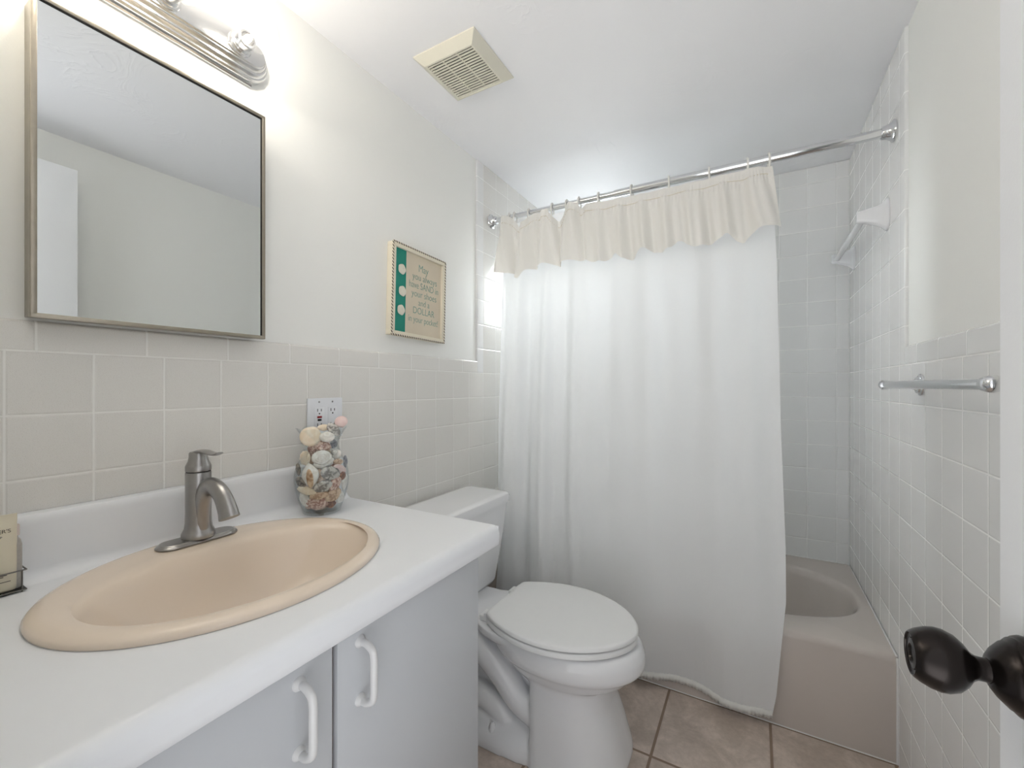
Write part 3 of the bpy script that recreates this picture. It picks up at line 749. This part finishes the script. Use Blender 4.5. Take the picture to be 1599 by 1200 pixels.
# foot plate
loft(bm, [egg(.08, .58, .176, 0, 5, 5), egg(.08, .58, .176, .022, 5, 5), egg(.085, .58, .168, .040, 5, 5), egg(.095, .58, .140, .062, 5, 5), egg(.12, .58, .10, .09, 5, 5)])
for s in (-1, 1):
    yy = TC + s * .096
    tube(bm, spline([(.16, TC + s * .06, .33), (.25, yy + .0, .300), (.33, yy, .262), (.405, yy, .205), (.46, yy, .150), (.53, yy, .120)], 6), .046, 18)
    tube(bm, spline([(.10, yy, .125), (.22, yy, .118), (.32, yy, .112), (.385, yy, .090), (.418, yy, .050), (.42, yy, .01)], 6), .040, 18)
bowl = link('bowl', bm, M_CERAMIC, toi, angle=180)
rm = bowl.modifiers.new('remesh', 'REMESH'); rm.mode = 'VOXEL'; rm.voxel_size = .0045; rm.use_smooth_shade = True
sm_ = bowl.modifiers.new('smooth', 'SMOOTH'); sm_.factor = .5; sm_.iterations = 9
# seat and lid
LW = [(.352, .118), (.356, .130), (.366, .1385), (.40, .158), (.44, .175), (.49, .190), (.54, .197), (.59, .196), (.64, .186), (.69, .167), (.73, .144), (.765, .115), (.79, .086), (.808, .056), (.818, .028), (.8215, .0)]
def lid_ring(z, ins=0.0, dz=0):
    cxm = .58; k = 1 - ins / .2; kx_ = 1 - ins / .235; pts = []
    up = [(x, w_) for x, w_ in LW]; sp2 = spline([(a, b, 0) for a, b in up], 4)
    pts = [(p.x, p.y) for p in sp2[:-1]]
    full = [(cxm + (x - cxm) * kx_, TC + w_ * k, z) for x, w_ in pts] + [(cxm + (.8215 - cxm) * kx_, TC, z)] + [(cxm + (x - cxm) * kx_, TC - w_ * k, z) for x, w_ in pts[::-1]]
    return full
bm = bmesh.new(); loft(bm, [lid_ring(.3800, .010), lid_ring(.3805, .004), lid_ring(.3825, .0), lid_ring(.3960, .0), lid_ring(.3985, .003), lid_ring(.3990, .010)])
link('seat', bm, M_SEAT, toi, angle=60)
bm = bmesh.new(); loft(bm, [lid_ring(.4030, .008), lid_ring(.4032, .002), lid_ring(.4048, -.001), lid_ring(.4145, -.001), lid_ring(.4172, .002), lid_ring(.4190, .009), lid_ring(.4200, .020), lid_ring(.4208, .06), lid_ring(.4212, .12)])
link('lid', bm, M_SEAT, toi, angle=60, label='closed flat seat lid')
for x_, y_ in ((.50, -.168), (.50, .168), (.742, -.095), (.742, .095)):
    link('lid_bumper', BX((x_ - .010, TC + y_ - .008, .3988), (x_ + .010, TC + y_ + .008, .4034), .001), M_RING, toi)
for x_, y_ in ((.46, -.150), (.46, .150), (.735, -.105), (.735, .105)):
    link('seat_bumper', BX((x_ - .012, TC + y_ - .008, .3755), (x_ + .012, TC + y_ + .008, .3806), .001), M_RING, toi)
for s in (-1, 1):
    bm = bmesh.new(); y = TC + s * .098
    box(bm, (.318, y - .022, .3766), (.350, y + .022, .3970), .004, 3)
    tube(bm, [(.345, y - .024, .400), (.345, y + .024, .400)], .0075, 14)
    link('hinge', bm, M_SEAT, toi)
for s in (-1, 1):
    bm = bmesh.new(); lathe(bm, [(.013, 0), (.0135, .003), (.0125, .010), (.0095, .019), (.0055, .0245), (0, .026)], 24, Matrix.Translation((.388, TC + s * .146, .047)))
    link('bolt_cap', bm, M_CERAMIC, toi)
# tank
def rr_(x0, x1, hw, z, r, n=8):
    out = []
    for cx_, cy_, a0 in ((x1 - r, TC + hw - r, 0), (x0 + r, TC + hw - r, PI / 2), (x0 + r, TC - hw + r, PI), (x1 - r, TC - hw + r, 1.5 * PI)):
        for k in range(n + 1):
            a = a0 + PI / 2 * k / n; out.append((cx_ + r * math.cos(a), cy_ + r * math.sin(a), z))
    return out
bm = bmesh.new()
loft(bm, [rr_(.060, .195, .145, .3775, .03), rr_(.050, .212, .160, .3820, .03), rr_(.045, .218, .166, .395, .03), rr_(.030, .236, .206, .600, .03), rr_(.024, .240, .222, .697, .03)])
link('tank', bm, M_CERAMIC, toi, angle=50)
bm = bmesh.new()
loft(bm, [rr_(.022, .243, .225, .6975, .03), rr_(.018, .248, .230, .699, .032), rr_(.017, .249, .231, .722, .032), rr_(.020, .246, .228, .731, .032), rr_(.028, .238, .219, .7365, .028), rr_(.045, .221, .200, .7375, .02)])
link('tank_lid', bm, M_CERAMIC, toi, angle=30)

# ------------------------------------------------------------------ chrome towel bar on the right wall
tbr = thing('towel_bar', 'chrome towel bar on the tiled right wall near the door', 'towel bar', (0, 0, 0))
bxx, bz = 1.447, 1.180
bm = bmesh.new(); tube(bm, [(bxx, .925, bz), (bxx, 1.515, bz)], .0098, 28); link('bar', bm, M_CHROME, tbr)
for y in (.912, 1.528):
    bm = bmesh.new()
    lathe(bm, [(0, 0), (.0285, 0), (.0295, .003), (.0285, .006), (.0235, .008), (.0225, .0115), (.0165, .013), (.0125, .018), (.0105, .026), (.0105, .060), (0, .060)], 12, axis((RW - .0002, y, bz), (-1, 0, 0)))
    s = 1 if y > 1.2 else -1
    tube(bm, [(RW - .03, y, bz), (bxx, y, bz)], .0115, 24)
    bmesh.ops.create_uvsphere(bm, u_segments=24, v_segments=16, radius=.0135, matrix=Matrix.Translation((bxx, y, bz)))
    tube(bm, [(bxx, y, bz), (bxx, y - s * .016, bz)], [.0135, .0125], 24)
    link('post', bm, M_CHROME, tbr, angle=35)

# ceramic towel bar inside the tub alcove
cb_ = thing('ceramic_towel_bar', 'white ceramic towel bar on the tiled wall above the bathtub', 'towel bar', (0, 0, 0))
zc = 1.753; ex = 1.440
for y in (1.868, 2.425):
    bm = bmesh.new(); rings = []
    for d, hz_, hy_, zo in ((.0003, .054, .027, 0), (.006, .053, .0265, 0), (.010, .047, .022, 0), (.018, .040, .017, 0), (.030, .033, .0155, .001), (.050, .027, .015, .003), (.068, .022, .0145, .004), (.080, .0195, .0135, .004), (.084, .016, .011, .004)):
        rings.append([(RW - d, y + hy_ * math.copysign(abs(math.cos(2 * PI * i / 32)) ** .7, math.cos(2 * PI * i / 32)), zc + zo + hz_ * math.copysign(abs(math.sin(2 * PI * i / 32)) ** .7, math.sin(2 * PI * i / 32))) for i in range(32)])
    loft(bm, rings); link('bracket', bm, M_CERAMIC, cb_, angle=45)
bm = bmesh.new(); tube(bm, [(1.460, 1.872, zc + .002), (1.460, 2.421, zc + .002)], .0115, 20); link('bar', bm, M_CERAMIC, cb_)

# ------------------------------------------------------------------ glass vase full of shells
VX, VY, VZ = .097, .765, CT
vs_ = thing('glass_vase', 'clear glass vase with a flared rim filled with seashells', 'vase', (VX, VY, VZ + .0006))
VP = [(0, .044), (.003, .0485), (.012, .051), (.030, .0575), (.060, .0665), (.090, .0700), (.115, .0680), (.140, .0600), (.160, .0500), (.178, .0440), (.190, .0435), (.205, .0480), (.220, .0560), (.230, .0615)]
def vR(h): return interp([(a, b) for a, b in VP], h)
bm = bmesh.new(); n = 64
sp3 = spline([(r, h, 0) for h, r in VP], 3)
def vring(r, h):
    w_ = sm(.200, .232, h); wl_ = .0045 * w_
    return [((r + wl_ * math.cos(6 * 2 * PI * i / n)) * math.cos(2 * PI * i / n), (r + wl_ * math.cos(6 * 2 * PI * i / n)) * math.sin(2 * PI * i / n), h + wl_ * .7 * math.cos(6 * 2 * PI * i / n)) for i in range(n)]
outer = [vring(p.x, p.y) for p in sp3]; inner = [vring(max(p.x - .0022, .001), max(p.y, .007)) for p in sp3[::-1]]
loft(bm, outer + inner, True, True)
link('glass_body', bm, M_GLASS, vs_, angle=60)

def speck(name, a, b, scale=160, rough=.5):
    m = NB(name); m.set(m.mix(m.ramp(m.noise(scale, 3, None, .5), .42, .60), a, b), rough); m.bump(m.noise(400, 2), .15, .001); return m.m
SC = {
 'cream': speck('cream shell', srgb(232, 215, 190), srgb(243, 232, 214), 30, .35),
 'white': speck('white shell', srgb(226, 220, 212), srgb(246, 243, 238), 60, .35),
 'pink': speck('pink speckled shell', srgb(172, 126, 112), srgb(232, 206, 192)),
 'rose': speck('pale rose shell', srgb(232, 204, 200), srgb(242, 226, 220), 20, .35),
 'grey': speck('grey shell', srgb(128, 124, 120), srgb(206, 202, 196), 90),
 'blue': speck('blue grey shell', srgb(110, 112, 120), srgb(170, 170, 176), 60),
 'tan': speck('tan shell', srgb(176, 140, 112), srgb(222, 194, 166), 110),
 'dark': speck('dark oyster shell', srgb(70, 62, 56), srgb(150, 138, 124), 90),
 'brown': speck('brown shell', srgb(110, 66, 50), srgb(170, 118, 88), 70),
}
M_APER = speck('amber shell opening', srgb(168, 122, 84), srgb(222, 194, 162), 60, .3)
def shell_bm(kind, w_, h_, ribs=0, rings_=0, dome=.35):
    bm = bmesh.new(); NR, NA = 12, 48; hw, hh = w_ / 2, h_ / 2
    if kind == 'snail':
        pts, rad = [], []
        for k in range(90):
            t = k / 89; a = 2 * PI * 2.6 * t; e = math.exp(2.1 * (t - 1)); R_ = hw * .50 * e
            pts.append((R_ * math.cos(a), h_ * .45 - h_ * .75 * e * .9, R_ * math.sin(a) + .002)); rad.append(hw * .56 * e)
        tube(bm, pts, rad, 16)
        return bm
    def P_(r, a, back):
        # hinge at the bottom (-y): pinch the outline into a beak there
        c, s = math.cos(a), math.sin(a)
        pin = 1 - .35 * max(0, -s) ** 3
        x = hw * r * c * pin; y = hh * r * s
        fan = math.atan2(x / hw, y / hh + 1.15)
        rb = math.cos(fan * ribs * 2.2) if ribs else 0
        rg = math.cos(r * rings_ * PI) if rings_ else 0
        z = dome * min(hw, hh) * (1 - r * r) ** .55 if r < 1 else 0
        z += (.055 * rb * r + .03 * rg) * min(hw, hh) * (1 if r < .99 else .6)
        k = 1 + (.025 * rb if ribs and r > .9 else 0)
        if back: z = z * .72 - .0012
        return (x * k, y * k, z)
    for back in (0, 1):
        cv = bm.verts.new(P_(0, 0, back)); prev = None; vv = []
        for i in range(1, NR + 1):
            vv.append([bm.verts.new(P_(i / NR, 2 * PI * k / NA, back)) for k in range(NA)])
        for k in range(NA):
            f = (cv, vv[0][k], vv[0][(k + 1) % NA]); bm.faces.new(f if not back else f[::-1])
        for a_, b_ in zip(vv, vv[1:]):
            for k in range(NA):
                f = (a_[k], b_[k], b_[(k + 1) % NA], a_[(k + 1) % NA]); bm.faces.new(f if not back else f[::-1])
        if back == 0: rim = vv[-1]
        else:
            for k in range(NA): bm.faces.new((rim[k], vv[-1][k], vv[-1][(k + 1) % NA], rim[(k + 1) % NA]))
    return bm
cdir = Vector((co.location.x - VX, co.location.y - VY, 0)).normalized(); rdir = Vector((-cdir.y, cdir.x, 0))
def put_shell(name, label, cat, kind, col, a, h, w_, h_, roll=0, ribs=0, rings_=0, dome=.35, depth=None, yaw=0, pitch=0, group=None):
    """a: offset to the side of the vase axis, h: height above the counter"""
    w_ *= 1.12; h_ *= 1.12; bm = shell_bm(kind, w_, h_, ribs, rings_, dome)
    o = link(name, bm, SC[col], angle=70)
    R_ = (vR(min(h, .19)) - .006)
    if depth is None: d = math.sqrt(max(R_ * R_ - a * a, .0001)) - dome * min(w_, h_) * .5 - .002
    else: d = depth
    side = math.atan2(a, max(d, .01)) * .75 if depth is None or group else 0
    nrm = (cdir * math.cos(side + yaw) + rdir * math.sin(side + yaw)); nrm = (nrm * math.cos(pitch) + Vector((0, 0, 1)) * math.sin(pitch)).normalized()
    xax = Vector((0, 0, 1)).cross(nrm).normalized(); yax = nrm.cross(xax)
    M3 = Matrix((xax, yax, nrm)).transposed().to_4x4()
    o.matrix_world = Matrix.Translation(Vector((VX, VY, VZ + h)) + rdir * a + cdir * d) @ M3 @ Matrix.Rotation(roll, 4, 'Z')
    o['label'] = label; o['category'] = cat
    if group: o['group'] = group
    return o
K = 3990.0
SH = [ # name,label,kind,col, cx,cy,w,h, roll, ribs, rings, dome, extra
 ('scallop_shell', 'large smooth cream shell leaning over the left of the vase rim', 'dome', 'cream', 262, 290, 195, 195, 2.7, 0, 0, .45, dict(depth=.028, pitch=.3)),
 ('cockle_shell', 'small bright white shell at the middle of the vase mouth', 'dome', 'white', 420, 300, 140, 105, 3.1, 0, 3, .5, dict(depth=.036, pitch=.35)),
 ('ribbed_shell', 'grey-white ridged shell lying across the right of the vase mouth', 'dome', 'grey', 490, 232, 165, 100, 2.2, 9, 0, .35, dict(depth=.010, pitch=.5)),
 ('rose_shell', 'pale pink rounded shell standing highest above the vase rim', 'dome', 'rose', 568, 152, 125, 118, .3, 0, 0, .45, dict(depth=.0, pitch=.2)),
 ('cream_shell', 'cream shell edge behind the mouth of the vase', 'dome', 'cream', 390, 215, 120, 70, 0, 0, 0, .4, dict(depth=-.012, pitch=.5)),
 ('ribbed_shell', 'pink-brown ridged shell in the neck of the vase', 'dome', 'pink', 372, 400, 170, 95, 2.9, 12, 0, .35, {}),
 ('ribbed_shell', 'small pink ribbed shell at the left of the vase neck', 'dome', 'pink', 268, 425, 100, 75, .6, 8, 0, .4, {}),
 ('clam_shell', 'blue-grey shell at the right of the vase neck', 'dome', 'blue', 490, 395, 90, 90, -.5, 0, 5, .4, {}),
 ('scallop_shell', 'off-white speckled shell on the left shoulder of the vase', 'dome', 'cream', 205, 535, 150, 140, .4, 10, 0, .3, {}),
 ('disc_shell', 'flat round white shell in the middle of the vase', 'dome', 'white', 368, 525, 180, 140, .1, 0, 7, .25, {}),
 ('disc_shell', 'round grey-rimmed shell edge under the flat white one', 'dome', 'white', 392, 585, 190, 110, .2, 0, 6, .25, dict(depth=.036)),
 ('snail_shell', 'small white spiral snail shell on the right shoulder', 'snail', 'white', 510, 500, 120, 120, 1.0, 0, 0, .5, {}),
 ('scallop_shell', 'small tan shell just under the white snail shell', 'dome', 'tan', 535, 590, 120, 62, -.1, 9, 0, .4, {}),
 ('clam_shell', 'dark blue-grey shell against the right side of the vase', 'dome', 'blue', 612, 610, 75, 130, .1, 0, 6, .35, {}),
 ('flat_shell', 'pinkish flat oval shell at the right of the vase', 'dome', 'rose', 552, 668, 165, 82, -.45, 0, 5, .35, {}),
 ('clam_shell', 'grey-blue ridged clam shell right of the big conch', 'dome', 'grey', 455, 700, 185, 140, -.3, 0, 8, .4, {}),
 ('oyster_shell', 'dark oyster shell edge left of the conch', 'dome', 'dark', 138, 660, 80, 120, .2, 0, 4, .4, {}),
 ('oyster_shell', 'dark striped oyster shell under the left of the conch', 'dome', 'dark', 165, 785, 135, 90, -.6, 0, 6, .4, {}),
 ('clam_shell', 'murky grey shell below the conch', 'dome', 'grey', 385, 830, 170, 105, .3, 0, 5, .4, {}),
 ('ribbed_shell', 'pink speckled ridged shell right of the grey clam', 'dome', 'pink', 500, 815, 150, 105, .8, 10, 0, .4, {}),
 ('white_shell', 'tall white shell against the right wall of the vase', 'dome', 'white', 600, 830, 90, 165, -.25, 0, 0, .4, {}),
 ('ribbed_shell', 'cream ridged shell low at the left of the vase', 'dome', 'cream', 222, 872, 195, 80, -.2, 12, 0, .4, {}),
 ('curled_shell', 'tan curled shell low in the middle', 'dome', 'tan', 345, 925, 170, 80, .1, 0, 6, .45, {}),
 ('scallop_shell', 'speckled tan-pink oval shell low at the right', 'dome', 'tan', 482, 940, 170, 125, .5, 11, 0, .42, {}),
 ('ribbed_shell', 'large pink speckled shell on the vase bottom', 'dome', 'pink', 322, 1015, 195, 135, -.1, 12, 0, .42, {}),
 ('white_shell', 'white shell at the bottom left of the vase', 'dome', 'white', 205, 975, 110, 150, .6, 0, 4, .35, {}),
 ('ribbed_shell', 'small brown shell on the bottom near the right', 'dome', 'brown', 460, 1045, 100, 75, .1, 8, 0, .4, {}),
 ('clam_shell', 'pearly grey shell at the bottom right of the vase', 'dome', 'white', 555, 1000, 110, 120, -.7, 0, 5, .35, {}),
 ('oyster_shell', 'dark brown shell between the flat pink and tall white shells', 'dome', 'brown', 580, 745, 80, 90, 0, 0, 4, .35, {}),
]
for nm, lb, kd, cl, px, py, w_, h_, roll, rb, rg, dm, ex_ in SH:
    a = (px - 371) / K; h = 1.1766 - (640 + py / 7.06 - 603.46) * .001727 - CT
    put_shell(nm, lb, 'seashell', kd, cl, a, h, w_ / K, h_ / K, roll, rb, rg, dm, **ex_)
# conch with amber opening
cn = thing('conch_shell', 'large white conch with an amber opening at the front of the vase', 'seashell', (0, 0, 0))
a = (255 - 371) / K; h = 1.1766 - (640 + 710 / 7.06 - 603.46) * .001727 - CT
bm = bmesh.new(); n = 40; rings = []
for t, r in ((0, .02), (.06, .25), (.16, .55), (.30, .88), (.42, 1.0), (.55, .95), (.70, .75), (.84, .48), (.94, .24), (1, .03)):
    rings.append([Vector((.0235 * r * math.cos(2 * PI * i / n) * (1.08 if math.cos(2 * PI * i / n) > 0 else .9), .034 - .070 * t, .013 * r * math.sin(2 * PI * i / n))) for i in range(n)])
loft(bm, rings)
cb2 = link('shell_body', bm, SC['white'], cn, angle=80)
bm = bmesh.new(); rings = []
for q, zz in ((1.0, .0118), (.82, .0142), (.55, .0136), (.25, .0128), (.02, .0126)):
    rings.append([Vector((.0055 + .0095 * q * math.cos(2 * PI * i / n), -.006 + .025 * q * math.sin(2 * PI * i / n), zz)) for i in range(n)])
loft(bm, rings, False, True); link('shell_opening', bm, M_APER, cn, angle=80, label='amber brown opening')
R_ = .057; d = math.sqrt(R_ * R_ - a * a) - .006; side = math.atan2(a, d) * .8
nrm = (cdir * math.cos(side) + rdir * math.sin(side)).normalized(); xax = Vector((0, 0, 1)).cross(nrm).normalized(); yax = nrm.cross(xax)
cn.matrix_world = Matrix.Translation(Vector((VX, VY, VZ + h)) + rdir * a + cdir * d) @ Matrix((xax, yax, nrm)).transposed().to_4x4() @ Matrix.Rotation(.12, 4, 'Z')
# shells packed behind
cols = list(SC)
for k in range(26):
    h = .018 + .165 * (k / 25); ang = k * 2.4
    rr0 = max(vR(h) - .030, .006); depth = rr0 * math.cos(ang) - .008 if k % 3 else -rr0 * .9
    av = rr0 * math.sin(ang) * (1.0 if k % 3 else .6)
    put_shell('filler_shell', 'weathered seashell packed behind the front shells in the vase', 'seashell', 'dome', cols[k % 7], av, h, .042, .034, ang, 9 if k % 2 else 0, 0 if k % 2 else 4, .45, depth=depth, yaw=random.uniform(-.8, .8), pitch=random.uniform(-.6, .6), group='shells packed behind the front ones')

# ------------------------------------------------------------------ toiletries at the left end of the counter
cd = thing('wire_caddy', 'small wire caddy holding toiletries at the left end of the counter', 'caddy', (0, 0, 0))
cx0, cx1, cy0, cy1 = .038, .066, .120, .2205
bm = bmesh.new()
for z in (CT + .0035, CT + .0365):
    q = [(cx0, cy0, z), (cx1, cy0, z), (cx1, cy1, z), (cx0, cy1, z), (cx0, cy0, z)]
    for p0, p1 in zip(q, q[1:]): tube(bm, [p0, p1], .0012, 8)
tube(bm, [(cx1 - .010, cy0, CT + .0022), (cx1 - .010, cy1, CT + .0022)], .0010, 8)
link('wire_rails', bm, M_WIRE, cd)
for x in (cx0, cx1):
    for y in (cy0, cy1 - .005):
        bm = bmesh.new(); tube(bm, [(x, y, CT + .0006), (x, y, CT + .0375)], .0012, 8); link('wire_upright', bm, M_WIRE, cd)
link('caddy_floor', BX((cx0, cy0, CT + .0035), (cx1, cy1, CT + .0048)), M_BLACK, cd, smooth=False)
M_SOAP = simple('cream sachet', srgb(226, 218, 196), .45, 0, 30, .08)
M_TXT = simple('dark print', srgb(60, 52, 46), .6, 0, 30, .1)
pk = thing('soap_sachet', 'cream printed toiletry sachet standing in the wire caddy', 'toiletry', (.053, .1735, CT + .0052))
bm = bmesh.new(); rings = []
for z, d, hw in ((0, .006, .0375), (.004, .0085, .0385), (.05, .0095, .039), (.09, .0075, .039), (.112, .0030, .039), (.117, .0012, .0392), (.127, .0010, .0392)):
    rings.append([(d * math.sin(2 * PI * i / 32), hw * math.copysign(abs(math.cos(2 * PI * i / 32)) ** .35, math.cos(2 * PI * i / 32)), z) for i in range(32)])
loft(bm, rings); link('sachet_body', bm, M_SOAP, pk, angle=60)
def lab(s, size, y, z, x=.0094):
    o = text_mesh('print', s, size, M_TXT, pk, (x, y, z), RX, 0); return o
lab("GNIER'S", .0085, .0160, .098, .0072); lab('SOAP', .0050, .0150, .090, .0080)
bm = bmesh.new()
bmesh.ops.create_cone(bm, cap_ends=True, segments=20, radius1=.0034, radius2=.0034, depth=.0008, matrix=axis((.0062, .005, .1125), (1, 0, 0)))
link('printed_emblem', bm, M_TXT, pk, smooth=False); bm = bmesh.new()
for k, (z, wd) in enumerate(((.040, .022), (.0355, .016), (.031, .028), (.0285, .030), (.026, .026), (.0235, .022))):
    box(bm, (.0092, -.004, z - .0005), (.0099, -.004 + wd, z + .0005))
link('printed_lines', bm, M_TXT, pk, smooth=False); bm = bmesh.new(); box(bm, (.0092, .012, .0172), (.0099, .030, .0181))
link('printed_lines', bm, M_TXT, pk, smooth=False)
bt = thing('small_bottle', 'small clear lotion bottle behind the cream sachet', 'toiletry', (.047, .2105, CT + .0052))
bm = bmesh.new(); lathe(bm, [(0, 0), (.008, 0), (.009, .002), (.009, .072), (.0075, .080), (.0045, .085), (.0045, .090), (0, .090)], 24)
link('bottle_body', bm, simple('frosted bottle', srgb(190, 186, 180), .3, 0, 150, .35), bt)
bm = bmesh.new(); lathe(bm, [(0, .0885), (.0062, .0885), (.0062, .1055), (.005, .107), (0, .107)], 24)
link('bottle_cap', bm, simple('pale pink cap', srgb(214, 200, 194), .4, 0, 60, .1), bt, label='pale cap')
